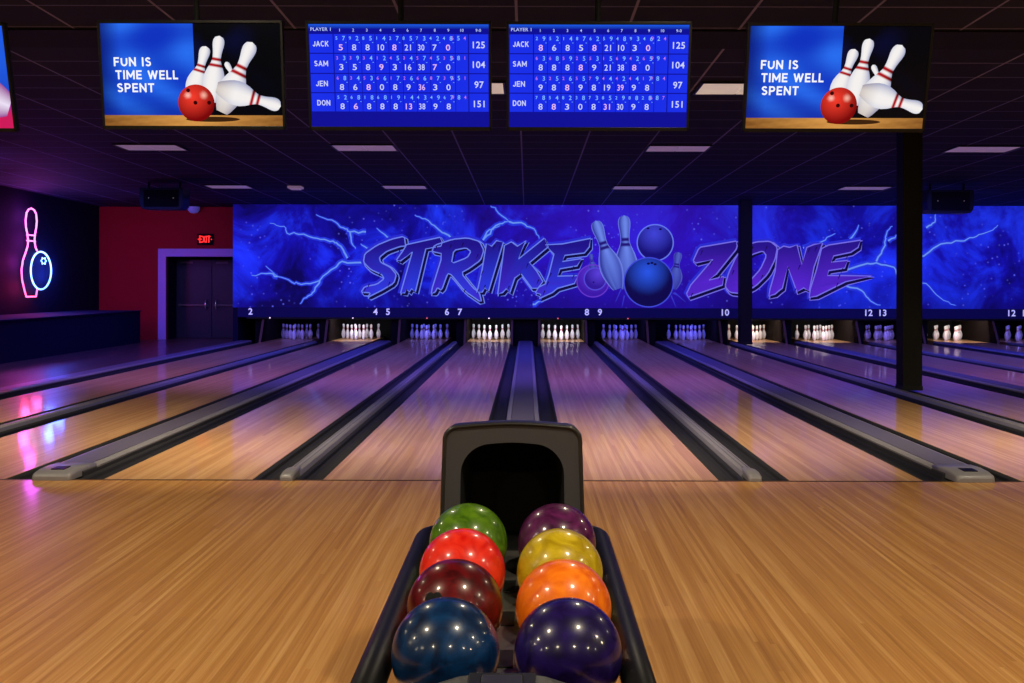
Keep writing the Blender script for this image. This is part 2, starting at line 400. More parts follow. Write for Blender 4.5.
STROKES = {
 'F': (.62, [[(0, 0), (0, 1)], [(0, 1), (1, 1)], [(0, .5), (.85, .5)]]), 'U': (.78, [[(0, 1)] + arc(.5, .42, .5, .42, 180, 360) + [(1, 1)]]),
 'N': (.8, [[(0, 0), (0, 1)], [(0, 1), (1, 0)], [(1, 0), (1, 1)]]), 'I': (.2, [[(.5, 0), (.5, 1)]]),
 'S': (.68, [arc(.5, .74, .48, .26, 25, 180, 9) + arc(.5, .26, .5, .24, 90, 90, 1)[:1] + arc(.5, .26, .5, .26, 60, -155, 10)]),
 'T': (.7, [[(0, 1), (1, 1)], [(.5, 0), (.5, 1)]]), 'M': (.95, [[(0, 0), (0, 1)], [(0, 1), (.5, .25)], [(.5, .25), (1, 1)], [(1, 0), (1, 1)]]),
 'E': (.64, [[(0, 0), (0, 1)], [(0, 1), (1, 1)], [(0, .5), (.9, .5)], [(0, 0), (1, 0)]]), 'W': (1.15, [[(0, 1), (.25, 0)], [(.25, 0), (.5, 1)], [(.5, 1), (.75, 0)], [(.75, 0), (1, 1)]]),
 'L': (.58, [[(0, 0), (0, 1)], [(0, 0), (1, 0)]]), 'P': (.7, [[(0, 0), (0, 1)], [(0, 1), (.5, 1)] + arc(.55, .72, .45, .28, 80, -90, 9) + [(0, .44)]]),
 'J': (.6, [[(1, 1)] + arc(.5, .36, .5, .36, 0, -160, 10)]), 'A': (.85, [[(0, 0), (.5, 1)], [(.5, 1), (1, 0)], [(.22, .3), (.78, .3)]]),
 'C': (.78, [arc(.55, .5, .55, .5, 45, 315, 16)]), 'K': (.76, [[(0, 0), (0, 1)], [(0, .35), (.95, 1)], [(.35, .6), (1, 0)]]),
 'D': (.78, [[(0, 0), (0, 1)], [(0, 1), (.4, 1)] + arc(.45, .5, .55, .5, 80, -80, 10) + [(.4, 0), (0, 0)]]), 'O': (.85, [arc(.5, .5, .5, .5, 90, 450, 22)]),
 'X': (.75, [[(0, 0), (1, 1)], [(0, 1), (1, 0)]]),
}
def mixc(a, b, t):
    t = max(0, min(1, t)); return tuple(a[i] + (b[i] - a[i]) * t for i in range(3)) + (1,)

# ------------------------------------------------------------------ lanes layout
LW, NG, WG = 1.054, 0.523, 0.727
ORD = ['first', 'second', 'third', 'fourth', 'fifth', 'sixth', 'seventh', 'eighth', 'ninth', 'tenth', 'eleventh', 'twelfth']
def edges():
    lanes = []; x = WG / 2; k = 0
    while k < 8:
        w = {0: LW + .03, 1: .975}.get(k, LW)
        lanes.append((x, x + w)); x += w + (NG if k % 2 == 0 else WG); k += 1
    left = []; x = -WG / 2
    for k in range(4):
        w = LW + (.03 if k < 2 else 0); left.append((x - w, x)); x -= w + (NG if k % 2 == 0 else WG)
    return left[::-1] + lanes
LANES = edges()                                                  # twelve lanes from the left
GAPS = [(LANES[0][0] - WG, LANES[0][0])] + [(LANES[i][1], LANES[i + 1][0]) for i in range(11)] + [(LANES[11][1], LANES[11][1] + NG)]
LANE_END = 27.1
RX = 15.6                                                         # right wall
LX = -10.79                                                       # left wall
CEIL = lambda y: 3.77 - 0.016 * y

# ------------------------------------------------------------------ the setting
b = box(LX, RX, -5.0, FOUL - 0.006, -0.16, 0.0)
struct('floor', b, M['approach'])
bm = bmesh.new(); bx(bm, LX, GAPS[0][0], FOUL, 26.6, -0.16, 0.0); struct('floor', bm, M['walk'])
bm = bmesh.new(); bx(bm, GAPS[-1][1], RX, FOUL, 24.9, -0.16, 0.0); struct('floor', bm, M['lane'])
struct('floor', box(GAPS[0][0], GAPS[-1][1], FOUL - 0.006, 28.2, -0.2, -0.13), M['under'])
bm = bmesh.new()
vs = [bm.verts.new(p) for p in ((LX - .2, -5, CEIL(-5)), (RX + .2, -5, CEIL(-5)), (RX + .2, 28.2, CEIL(28.2)), (LX - .2, 28.2, CEIL(28.2)))]
ex = bmesh.ops.extrude_face_region(bm, geom=[bm.faces.new(vs)])
for v in ex['geom']:
    if isinstance(v, bmesh.types.BMVert): v.co.z += 0.12
struct('ceiling', bm, M['ceiling'])
# row of black tiles between the hanging screens
bm = bmesh.new(); g = bmesh.new(); bx(g, LX, RX, 8.72, 9.33, -0.014, 0.0)
for v in g.verts: v.co.z += CEIL(v.co.y) - 0.001
merge(bm, g); struct('trim_1', bm, M['black_matt'])
struct('wall_left', box(LX - 0.2, LX, -5, 28.2, -0.16, 3.95), M['dark_wall'])
struct('wall_right', box(RX, RX + 0.2, -5, 28.2, -0.16, 3.95), M['dark_wall'])
struct('wall_front', box(LX, RX, -5.2, -5, -0.16, 3.95), M['dark_wall'])
# red wall with the door opening
DX0, DZ, WY = -9.09, 2.10, 25.6
MX0 = -7.2
bm = bmesh.new()
bx(bm, LX, DX0, WY, WY + 0.12, 0, 3.6); bx(bm, DX0, MX0, WY, WY + 0.12, DZ, 3.6)
struct('wall_back', bm, M['red_wall'])
struct('wall_return', box(MX0, MX0 + 0.12, MASK, 28.2, -0.16, 3.6), M['navy_wall'])
struct('wall_end', box(LX, RX, 28.0, 28.2, -0.16, 3.6), M['black_matt'])
bm = bmesh.new(); bx(bm, DX0 - 0.1, DX0, WY + .12, 26.4, 0, DZ); bx(bm, DX0 - 0.1, MX0, WY + .12, 26.4, DZ, DZ + .1)
struct('trim_2', bm, M['dark_wall'])
# door casing
bm = bmesh.new(); cw = 0.2
bx(bm, DX0 - cw, DX0, WY - 0.04, WY, 0, DZ + cw, .008); bx(bm, DX0, MX0, WY - 0.04, WY, DZ, DZ + cw, .008)
struct('trim_3', bm, M['frame_white'])
# double door
dy = 26.3
for i, (x0, x1, sx) in enumerate(((DX0 + 0.01, -8.165, 1), (-8.155, MX0, -1))):
    bm = box(x0, x1, dy, dy + 0.05, 0.005, DZ - 0.06, .006)
    d = struct('door_%d' % (i + 1), bm, M['door'])
    bm = bmesh.new(); bx(bm, x0 + 0.06, x1 - 0.06, dy - 0.07, dy - 0.03, 0.83, 0.88, .01)
    for xx in (x0 + .09, x1 - .09): bx(bm, xx - .03, xx + .03, dy - .05, dy, 0.82, .89, .005)
    obj('push_bar', bm, M['steel'], d)
    hx = (x1 - 0.13) if sx == 1 else (x0 + 0.13)
    bm = bmesh.new(); tube(bm, [(hx, dy, .74), (hx, dy - .1, .78), (hx, dy - .1, .96), (hx, dy, 1.0)], .022)
    obj('door_handle', bm, M['chrome'], d)
    bm = bmesh.new(); bx(bm, x0 + .12, x0 + .42, dy - .05, dy, DZ - .16, DZ - .11, .01); obj('door_closer', bm, M['steel'], d)
struct('trim_4', box(LANES[0][0] - WG, LANES[-1][1] + NG, FOUL - .036, FOUL - .004, -.1, .0012), M['foul'])
# low dark wall on the left
bm = bmesh.new(); bx(bm, -10.7, -9.25, 9.0, 24.3, 0, 0.745); bx(bm, -10.72, -9.22, 8.97, 24.33, 0.745, 0.775, .006)
tag(obj('low_wall', bm, M['navy_wall']), 'long low dark navy wall under the neon sign along left side', 'low wall')

# masking wall over the pin decks
struct('wall_mask', box(MX0, RX, MASK + 0.012, MASK + 0.16, 0.60, 3.6), M['navy_wall'])
mz = 0.838
bm = bmesh.new(); bx(bm, MX0 + 0.12, RX - .02, MASK - 0.03, MASK + 0.011, 0.60, mz - .004, .004)
masku = tag(obj('masking_panel', bm, M['mask']), 'long dark blue strip carrying the white lane numbers below the mural', 'panel')
bm = bmesh.new(); bx(bm, MX0 + .35, RX - .02, MASK - 0.10, MASK + 0.011, 0.555, 0.60, .006); obj('bottom_ledge', bm, M['black'], masku)
for u, s in ((250.5, '2'), (375.5, '4'), (388, '5'), (447, '6'), (460, '7'), (587, '8'), (600, '9'), (725.5, '10'), (869, '12'), (883, '13'), (1012, '12'), (1026.5, '13')):
    a = Art(0.001); p = at(u, 312, MASK - .035)
    a.text(s, 0, -0.075, 0.15, (1, 1, 1, 1), 0, 'C', 0.02)
    n = a.build('lane_number', M['number'], masku, (p.x, MASK - 0.034, p.z))

# ------------------------------------------------------------------ mural
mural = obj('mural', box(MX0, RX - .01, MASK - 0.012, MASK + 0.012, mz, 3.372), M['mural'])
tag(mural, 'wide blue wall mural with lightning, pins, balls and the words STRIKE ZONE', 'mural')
S_ = (MASK - 0.02) / F
def mp_(u, v): return (CX + (u - VPX) * S_, max(mz + .03, CH - (v - VPY) * S_))
def cr(pts, u0, v0, k): return [mp_(u0 + x / k, v0 + y / k) for x, y in pts]
BOLT, GLOW = lin(120, 165, 255), lin(42, 60, 240)
a = Art(0.0012)
def bolt(pts, w=0.05):
    pts = [(x, max(z, mz + .09)) for x, z in pts]
    rnd = random.Random(len(pts) * 31 + int(pts[0][0] * 10))
    q = [pts[0]]
    for p, r in zip(pts, pts[1:]):
        n = 4
        for i in range(1, n + 1):
            t = i / n; j = 0.03 if i < n else 0
            q.append((p[0] + (r[0] - p[0]) * t + rnd.uniform(-j, j), p[1] + (r[1] - p[1]) * t + rnd.uniform(-j, j)))
    a.ribbon(q, w * 3.2, GLOW, 1, taper=True); a.ribbon(q, w * 1.15, lin(80, 120, 255), 2, taper=True); a.ribbon(q, w * .6, BOLT, 3, taper=True)
A1 = (230, 190, 3.793)
for pts in ([(445, 260), (420, 215), (390, 195), (330, 185), (260, 170), (215, 165), (205, 140), (150, 128)],
            [(520, 280), (425, 272), (400, 295), (340, 345), (270, 360), (235, 352), (180, 330), (135, 290)], [(180, 330), (150, 318), (80, 325)],
            [(340, 345), (320, 385), (290, 410), (265, 445)], [(515, 160), (455, 160), (430, 145), (385, 115), (325, 95)], [(455, 160), (460, 200), (475, 225)],
            [(840, 185), (790, 150), (740, 110), (700, 95)], [(610, 190), (555, 145)], [(530, 235), (495, 205)], [(960, 190), (985, 150), (1024, 135)]):
    bolt(cr(pts, *A1))
A2 = (480, 190, 3.793)
for pts in ([(10, 190), (60, 135), (110, 120), (60, 75), (40, 60)], [(110, 120), (170, 130), (210, 155), (235, 195)], [(200, 440), (235, 420), (260, 390)]): bolt(cr(pts, *A2))
A3 = (724, 180, 3.413)
for pts in ([(400, 310), (480, 285), (520, 280), (580, 295), (598, 340), (640, 350), (690, 350), (740, 400), (790, 440)], [(520, 275), (550, 220), (555, 180), (575, 155)], [(560, 205), (600, 185)],
            [(400, 350), (470, 375), (500, 410), (535, 440)], [(640, 265), (690, 250), (740, 215), (810, 205), (860, 190), (910, 170), (935, 150)], [(690, 160), (720, 140), (722, 112)], [(270, 230), (330, 210), (380, 180)], [(430, 200), (460, 150)]):
    bolt(cr(pts, *A3))
# streaks under the big ball
for x0, y0, x1, y1 in ((380, 520, 345, 600), (400, 560, 385, 640), (690, 560, 720, 640), (710, 540, 780, 600), (330, 500, 300, 520), (700, 545, 745, 565)):
    a.ribbon(cr([(x0, y0), (x1, y1)], 560, 205, 6.206), 0.035, lin(60, 60, 215), 1, taper=True)
a.build('lightning', M['art_mural'], mural, (0, MASK - 0.0125, 0))

a = Art(0.0012)
K1 = (350, 215, 4.096); K2 = (670, 215, 4.096)
LET = [
 (K1, [(222,88),(228,128),(205,130),(150,150),(120,175),(125,195),(165,215),(190,245),(180,280),(130,310),(70,340),(85,320),(45,318),(60,295),(110,285),(140,262),(130,245),(85,225),(55,195),(60,160),(110,125),(170,100)], None),
 (K1, [(232,122),(368,92),(378,112),(372,128),(310,140),(268,315),(252,303),(244,316),(232,306),(226,320),(207,322),(255,152),(205,190),(190,185),(215,150)], None),
 (K1, [(335,150),(345,125),(420,100),(480,94),(530,108),(548,145),(535,185),(490,218),(455,238),(505,300),(530,318),(540,360),(470,312),(415,245),(400,240),(375,310),(358,298),(348,318),(330,322),(380,160)], [(425,145),(475,135),(495,150),(480,175),(415,200)]),
 (K1, [(558,118),(580,128),(600,105),(628,112),(568,312),(552,298),(542,316),(520,318),(540,230)], None),
 (K1, [(632,125),(660,110),(685,128),(720,105),(690,180),(795,95),(812,130),(735,195),(765,230),(790,272),(770,300),(745,300),(700,240),(675,258),(655,318),(640,302),(625,318),(605,325)], None),
 (K1, [(800,122),(870,118),(985,95),(980,130),(960,155),(880,165),(870,190),(948,178),(930,208),(860,220),(850,250),(932,248),(920,280),(850,300),(828,318),(775,342),(782,325),(760,318),(772,296),(800,282),(815,240),(835,160)], None),
 (K2, [(115,140),(125,130),(270,105),(275,125),(270,140),(190,240),(160,265),(220,250),(215,285),(75,335),(68,320),(85,285),(175,180),(105,195),(95,185)], None),
 (K2, [(300,130),(350,108),(410,105),(440,130),(430,180),(400,240),(350,290),(290,320),(245,315),(225,290),(240,235),(270,170)], [(335,160),(380,145),(395,165),(370,220),(330,265),(290,275),(285,245),(305,195)]),
 (K2, [(440,140),(465,125),(490,130),(520,120),(540,200),(560,130),(590,118),(625,112),(590,210),(570,310),(548,296),(520,312),(482,210),(460,298),(446,308),(430,322),(405,330),(410,300),(430,230)], None),
 (K2, [(620,135),(650,120),(780,100),(770,130),(740,150),(670,165),(660,190),(728,183),(715,215),(650,225),(645,245),(700,245),(825,247),(720,270),(690,285),(600,330),(570,335),(575,300),(600,220)], None)]
for i, (K, pts, hole) in enumerate(LET):
    P = cr(pts, *K); H = [cr(hole, *K)] if hole else []
    if i in (0, 2, 7): P = smooth_poly(P); H = [smooth_poly(h) for h in H]
    cx = sum(p[0] for p in P) / len(P)
    zone = i > 5
    lo, hi, ed = (lin(104, 44, 236), lin(44, 22, 150), lin(84, 38, 205)) if zone else (lin(46, 66, 244), lin(34, 20, 146), lin(70, 36, 205))
    def fc(x, y, cx=cx, lo=lo, hi=hi, ed=ed):
        t = (y - 1.2) / 1.25
        return mixc(mixc(lo, ed, abs(x - cx) / .7), hi, t * 1.15 - 0.1)
    def shade(p, dx=.045, dz=-.05): return [(x + dx, y + dz) for x, y in p]
    LINE = lin(128, 118, 250) if zone else lin(118, 140, 255)
    a.ribbon(P, 0.15, lin(46, 50, 225), 4, True)
    a.ribbon(shade(P), 0.095, LINE, 5, True)
    a.poly(shade(P), lin(12, 8, 66), 6, [shade(h) for h in H]); a.ribbon(shade(P), 0.045, lin(12, 8, 66), 6.4, True)
    a.poly(P, fc, 7, H)
    a.ribbon(P, 0.03, LINE, 8, True)
    for h in H: a.ribbon(h, 0.03, LINE, 8, True)
    rnd = random.Random(i)
    for _ in range(5):                                           # scuffs
        j = rnd.randrange(len(P)); q = P[j]; x = q[0] * .8 + cx * .2; y = q[1] * .85 + 1.8 * .15
        a.ribbon([(x, y), (x - .05, y - .12)], 0.03, lin(20, 12, 80), 9, taper=True)
a.build('lettering', M['art_mural'], mural, (0, MASK - 0.0125, 0))

a = Art(0.0012); K = (560, 205, 6.206)
def q_(x, y): return cr([(x, y)], *K)[0]
R1 = S_ / 6.206
def mpin(top, base, lay, dark=0.0, k=1.0):
    def f(t, s):
        c = mixc(lin(120, 150, 255), lin(26, 22, 150), abs(s - .15) ** 1.3 * 0.95)
        c = mixc(c, lin(30, 26, 160), (t - .45) * 1.1 if s > -.4 else 0)
        if .30 < t < .345 or .385 < t < .425: c = lin(38, 24, 130)
        if abs(s) > .93: c = lin(130, 150, 255)
        return mixc(c, lin(44, 26, 160), dark)
    a.pin(q_(*top), q_(*base), f, lay, k)
def mball(c, r, lay, body, hl, hx, hy, rimc, sp=1.2):
    def f(nx, ny):
        d = math.hypot(nx - hx, ny - hy)
        col = mixc(hl, body, d / sp)
        return col
    p = q_(*c); a.disc(p, r * R1, r * R1, f, lay)
    a.ribbon([(p[0] + r * R1 * math.cos(t * PI / 24), p[1] + r * R1 * math.sin(t * PI / 24)) for t in range(48)], 0.03, rimc, lay + .4, True)
mball((205, 470), 100, 10, lin(66, 26, 180), lin(110, 60, 235), .1, .4, lin(110, 60, 220))
mball((218, 458), 68, 10.6, lin(54, 28, 165), lin(100, 70, 235), .3, .5, lin(90, 80, 230))
mpin((190, 302), (208, 420), 10.3, .6, 1.25)
mpin((735, 290), (700, 520), 10, .55, 1.3)
mpin((395, 62), (418, 520), 11); mpin((218, 96), (360, 520), 12)
mball((590, 232), 112, 13, lin(24, 16, 125), lin(72, 76, 235), -.05, .5, lin(110, 130, 255), 1.15)
mball((550, 478), 153, 14, lin(14, 8, 78), lin(46, 96, 250), -.05, .42, lin(70, 80, 235), .95)
for x, y, r in ((545, 143, 9), (622, 148, 9), (548, 362, 10), (570, 358, 10), (590, 366, 10), (208, 478, 6)):
    p = q_(x, y); a.disc(p, r * R1, r * R1 * .7, lambda nx, ny: lin(14, 10, 80), 15, 2, 14)
a.build('pins_and_balls_picture', M['art_mural'], mural, (0, MASK - 0.0125, 0))

def loft_cap(secs, base=-.0):
    bm = bmesh.new(); rings = []
    for y, w, h in secs:
        r = min(h * .55, .022); pts = [(-w, base)]
        for k in range(5):
            t = PI - PI / 2 * k / 4; pts.append((-w + r + r * math.cos(t), h - r + r * math.sin(t)))
        for k in range(5):
            t = PI / 2 - PI / 2 * k / 4; pts.append((w - r + r * math.cos(t), h - r + r * math.sin(t)))
        pts.append((w, base)); rings.append([bm.verts.new((x, y, z)) for x, z in pts])
    for A_, B_ in zip(rings, rings[1:]):
        for k in range(len(A_) - 1):
            f = bm.faces.new((A_[k], A_[k + 1], B_[k + 1], B_[k])); f.smooth = True
    bm.faces.new(rings[0]); bm.faces.new(rings[-1][::-1]); return bm
# ------------------------------------------------------------------ lanes, gutters, capping
lane0 = None
cut = FOUL + 0.004
def lane_phrase(i): return ORD[i] + ' lane from the left'
for i, (x0, x1) in enumerate(LANES):
    lab = 'glossy maple bowling lane with the bright pin rack, ' + lane_phrase(i) if i in (1, 3, 4, 7, 8, 10) else 'glossy maple bowling lane running to the pins, ' + lane_phrase(i)
    if lane0 is None:
        bm = box(-LW / 2, LW / 2, 0, LANE_END - cut, -0.13, 0.0)
        lane0 = o = obj('bowling_lane', bm, M['lane'], None, ((x0 + x1) / 2, cut, 0))
    else:
        o = lane0.copy(); C.objects.link(o); o.location.x = (x0 + x1) / 2
        if abs(x1 - x0 - LW) > .01:
            o.data = lane0.data.copy()
            for v in o.data.vertices: v.co.x *= (x1 - x0) / LW
    tag(o, lab, 'bowling lane', 'bowling lanes')

def cap_words(i):
    return 'left of the first lane' if i == 0 else ('right of the twelfth lane' if i == 12 else 'between the %s and %s lanes from the left' % (ORD[i - 1], ORD[i]))
GY1 = 24.46
def trough(w, side):
    # side -1: trough left of a cap, its outer lip at the lane; concave profile extruded along y
    top = [(-w / 2, -0.004), (-w / 2 + .012, -0.012)]
    for k in range(9):
        t = PI + PI * k / 8
        top.append((math.cos(t) * (w / 2 - .02), -0.022 + math.sin(t) * 0.062))
    top += [(w / 2 - .012, -0.012), (w / 2, -0.004)]
    out = top + [(w / 2, -0.125), (-w / 2, -0.125)]
    bm = bmesh.new(); prism_y(bm, out, 0, GY1 - cut); return bm
trough_first = {}
cap_first = {}
for i, (x0, x1) in enumerate(GAPS):
    wide = (x1 - x0) > 0.6
    cw = 0.335 if wide else 0.12
    xc = (x0 + x1) / 2; gw = (x1 - x0 - cw) / 2 - 0.002
    for side in (-1, 1):
        gx = xc + side * (cw / 2 + gw / 2 + .001)
        if wide not in trough_first:
            o = obj('gutter', trough(gw, side), M['gutter'], None, (gx, cut, 0)); trough_first[wide] = o
        else:
            o = trough_first[wide].copy(); C.objects.link(o); o.location = (gx, cut, 0)
        li = i if side == 1 else i - 1
        if 0 <= li < 12: lab = 'dark grey gutter channel on the %s side of the %s' % ('left' if side == 1 else 'right', lane_phrase(li))
        else: lab = 'dark grey gutter channel at the outer edge, ' + ('left of the leftmost capping' if i == 0 else 'right of the rightmost capping')
        tag(o, lab, 'gutter', 'lane gutters')
    lab = ('wide grey ball return capping ' if wide else 'narrow grey division capping ') + cap_words(i)
    if wide in cap_first:
        src = cap_first[wide]; r = src.copy(); C.objects.link(r); r.location = (xc, FOUL, 0)
        tag(r, lab, 'capping', 'wide cappings' if wide else 'narrow cappings')
        for ch in list(src.children):
            c = ch.copy(); C.objects.link(c); c.parent = r
            for g in ch.children:
                d = g.copy(); C.objects.link(d); d.parent = c
        continue
    r = thing('ball_return_capping' if wide else 'division_capping', lab, 'capping', (xc, FOUL, 0), 'wide cappings' if wide else 'narrow cappings')
    cap_first[wide] = r
    yl = GY1 - FOUL
    if wide:
        h = 0.055; w = cw / 2
        bm = bmesh.new(); prism_y(bm, [(-w, -.125), (w, -.125), (w, .03), (w - .028, h - .012), (-w + .028, h - .012), (-w, .03)], 0.12, yl); obj('capping_body', bm, M['cap_edge'], r)
        bm = bmesh.new(); prism_y(bm, [(-w + .05, h - .012), (w - .05, h - .012), (w - .052, h), (-w + .052, h)], 0.34, yl); obj('deck_strip', bm, M['cap_deck'], r)
        for s in (-1, 1):
            bm = bmesh.new(); prism_y(bm, [(s * (w - .046), h - .013), (s * (w - .046), h - .002), (s * (w - .02), h - .008), (s * (w + .001), .036), (s * (w + .001), .022)], 0.34, yl); obj('edge_strip', bm, M['silver'], r)
        bm = loft_cap([(-.06, w - .045, .026), (-.055, w - .032, .040), (-.03, w - .024, .052), (.06, w - .018, .064), (.20, w - .012, .066), (.36, w - .006, .058)], .001)
        e = obj('end_cap', bm, M['silver'], r)
        bm = bmesh.new(); g = bmesh.new(); bx(g, -.045, .055, .04, .15, .060, .0695, .002)
        for v in g.verts: v.co.z += (v.co.y - .15) * .006
        merge(bm, g); obj('sensor_window', bm, M['black'], e)
    else:
        w = cw / 2
        bm = bmesh.new(); prism_y(bm, [(-w, -.125), (w, -.125), (w, .0), (w * .8, .03), (w * .45, .042), (-w * .45, .042), (-w * .8, .03), (-w, .0)], .16, yl); obj('capping_rail', bm, M['silver'], r)
        bm = bmesh.new()
        for s in (-.3, .3): bx(bm, s * w - .003, s * w + .003, .22, yl, .0415, .0428)
        obj('groove', bm, M['cap_edge'], r)
        bm = loft_cap([(-.05, w * .60, .022), (-.045, w * .74, .036), (-.02, w * .84, .048), (.06, w * .88, .058), (.16, w * .84, .058), (.28, w * .66, .046)], .001)
        obj('end_cap', bm, M['silver'], r)

# ------------------------------------------------------------------ pinsetter pits
bm = box(MX0 + .15, RX - .05, 27.2, 27.3, -0.12, 1.3)
tag(obj('pit_curtain', bm, M['black_matt']), 'black curtain closing the pits behind all the pin racks', 'curtain')
kick0 = None
for i, (x0, x1) in enumerate(GAPS):
    xc = (x0 + x1) / 2
    for side in ((-1, 1) if i == 4 else ((1,) if i < 4 else (-1,))):
        li = i if side == 1 else i - 1
        if not 0 <= li < 12: continue
        x = x1 - 0.03 if side == 1 else x0 + 0.03
        if kick0 is None:
            bm = bmesh.new(); prism_x(bm, [(-.42, -.13), (2.2, -.13), (2.2, 1.15), (.15, 1.15), (.15, .545), (-.08, .545), (-.40, .0), (-.42, .0)], -.028, .028)
            for f in bm.faces:
                f.normal_update(); f.material_index = 1 if abs(f.normal.x) > .9 else 0
            kick0 = o = obj('kickback_panel', bm, [M['kick'], M['kick_shaded']], None, (x, MASK + .03, 0))
        else:
            o = kick0.copy(); C.objects.link(o); o.location.x = x
        tag(o, 'brown kickback side panel %s of the pins on the %s' % ('left' if side == 1 else 'right', lane_phrase(li)), 'panel', 'kickback panels')
    if i == 4: a0, a1 = x0 + .07, x1 - .07
    elif i < 4: a0, a1 = x1 - .26, x1 - .07
    else: a0, a1 = x0 + .07, x0 + .26
    ac = (a0 + a1) / 2; o = obj('divider_front', box(a0 - ac, a1 - ac, 0, .05, -.13, .545, .004), M['black_matt'], None, (ac, MASK + .08, 0))
    tag(o, 'black upright cover between pin racks ' + cap_words(i), 'panel', 'divider covers')

# pins
def pin_mi(z):
    h = z / .0254
    return 1 if (9.55 < h < 10.05 or 10.5 < h < 11.0) else 0
pp = []
for k in range(len(PROF) - 1):
    (a0, d0), (a1, d1) = PROF[k], PROF[k + 1]
    n = 4 if 9 < a0 < 11.5 else 2
    for j in range(n):
        t = j / n; pp.append(((d0 + (d1 - d0) * t) * .0127, (a0 + (a1 - a0) * t) * .0254))
pp = [(0, 0)] + pp + [(0, .381)]
ROWS = [(0, 0, 'front pin'), (-.1524, .264, 'left pin of second row'), (.1524, .264, 'right pin of second row'), (-.3048, .528, 'left pin of third row'), (0, .528, 'middle pin of third row'), (.3048, .528, 'right pin of third row'),
        (-.4572, .792, 'far left pin of back row'), (-.1524, .792, 'inner left pin of back row'), (.1524, .792, 'inner right pin of back row'), (.4572, .792, 'far right pin of back row')]
pin0 = None
for i, (x0, x1) in enumerate(LANES):
    for dx, dy_, w in ROWS:
        if i in (3, 4) and w in ('middle pin of third row', 'inner left pin of back row', 'inner right pin of back row'): continue
        loc = ((x0 + x1) / 2 + dx * min(1, (x1 - x0) / LW), PINY + dy_, 0.0)
        if pin0 is None:
            bm = bmesh.new(); lathe(bm, pp, 18, mi=pin_mi); pin0 = o = obj('bowling_pin', bm, [M['pin_white'], M['pin_red']], None, loc)
        else:
            o = pin0.copy(); C.objects.link(o); o.location = loc
        tag(o, 'white bowling pin, %s on the %s' % (w, lane_phrase(i)), 'bowling pin', 'bowling pins on the lanes')
# indicator lamps
lamp0 = None
for u, red, w in ((270, 0, 'first'), (353, 0, 'second'), (427, 1, 'third'), (489, 0, 'fourth'), (558, 1, 'fifth'), (628, 1, 'sixth')):
    p = at(u, 317.5, MASK - .1)
    bm = bmesh.new(); bmesh.ops.create_uvsphere(bm, u_segments=10, v_segments=6, radius=.018)
    tag(obj('indicator_lamp', bm, M['lamp_red'] if red else M['lamp_white'], None, (p.x, MASK - .105, .585)),
        'tiny %s lamp on the black ledge over the %s lane from the left' % ('reddish' if red else 'white', w), 'lamp', 'indicator lamps')

# pit lights (lamps behind the mask, one per lane)
PL = [(.16, .13, 1), (.95, .85, 1), (.13, .13, 1), (.90, .88, 1), (.90, .88, 1), (.10, .10, 1), (.10, .10, 1), (1, .82, .70), (1, .85, .80), (.2, .15, 1), (1, .82, .76), (.2, .17, 1)]
PE = [7, 15, 13, 18, 18, 15, 15, 17, 17, 8, 16, 8]
def area(name, loc, rot, sx, sy, col, e, spread=PI):
    l = bpy.data.lights.new(name, 'AREA'); l.shape = 'RECTANGLE'; l.size = sx; l.size_y = sy; l.color = col; l.energy = e; l.spread = spread
    o = bpy.data.objects.new(name, l); C.objects.link(o); o.location = loc; o.rotation_euler = rot; return o
for (x0, x1), c, e in zip(LANES, PL, PE):
    area('pit_light', ((x0 + x1) / 2, MASK + .2, .80), (math.radians(52), 0, 0), .55, .06, c, e * 0.9)

# ------------------------------------------------------------------ columns
for d, x, w, lab in ((13.43, 5.16, .26, 'thick black square column nearest the camera, standing by the right screen'), (23.6, 5.15, .28, 'slim black square column farther back, in front of the mural')):
    bm = box(-w / 2, w / 2, 0, w, 0.0, CEIL(d) + .02 - 0.03, .012)
    t = thing('square_column', lab, 'column', (x, d, 0.03)); obj('shaft', bm, M['column'], t)
    bm = box(-w / 2 - .004, w / 2 + .004, -.004, w + .004, 0.0, .06, .002); obj('base_sleeve', bm, M['black'], t)

# ------------------------------------------------------------------ hanging screens
def make_tv(u, v, tilt, yaw, lab, content, roll=0, w=1.255):
    d = 6.9; p = at(u, v, d); h = w * 0.583
    t = thing('hanging_screen', lab, 'screen', p, 'hanging screens')
    t.rotation_euler = (math.radians(tilt), math.radians(roll), math.radians(yaw))
    bm = box(-w / 2, w / 2, .012, .05, -h / 2, h / 2, .006); bx(bm, -w * .3, w * .3, .05, .085, -h * .32, h * .3, .01); obj('casing', bm, M['bezel'], t)
    bw = .018; bm = bmesh.new()
    bx(bm, -w / 2, w / 2, -.004, .014, h / 2 - bw, h / 2, .003); bx(bm, -w / 2, w / 2, -.004, .014, -h / 2, -h / 2 + bw * 1.4, .003)
    for s in (-1, 1): bx(bm, s * w / 2 - (bw if s > 0 else 0), s * w / 2 + (bw if s < 0 else 0), -.004, .014, -h / 2, h / 2, .003)
    obj('bezel', bm, M['bezel'], t)
    sw, sh = w - 2 * bw, h - 2.4 * bw
    content(t, sw, sh)
    bm = bmesh.new(); tube(bm, [(0, .10, h * .1), (0, .16, h / 2 + .05), (0, .16, CEIL(d) - p.z + .02)], .02); obj('mount_pole', bm, M['black_matt'], t)
    bm = box(-.12, .12, .08, .11, -h * .15, h * .2, .005); obj('mount_plate', bm, M['black'], t)
    return t
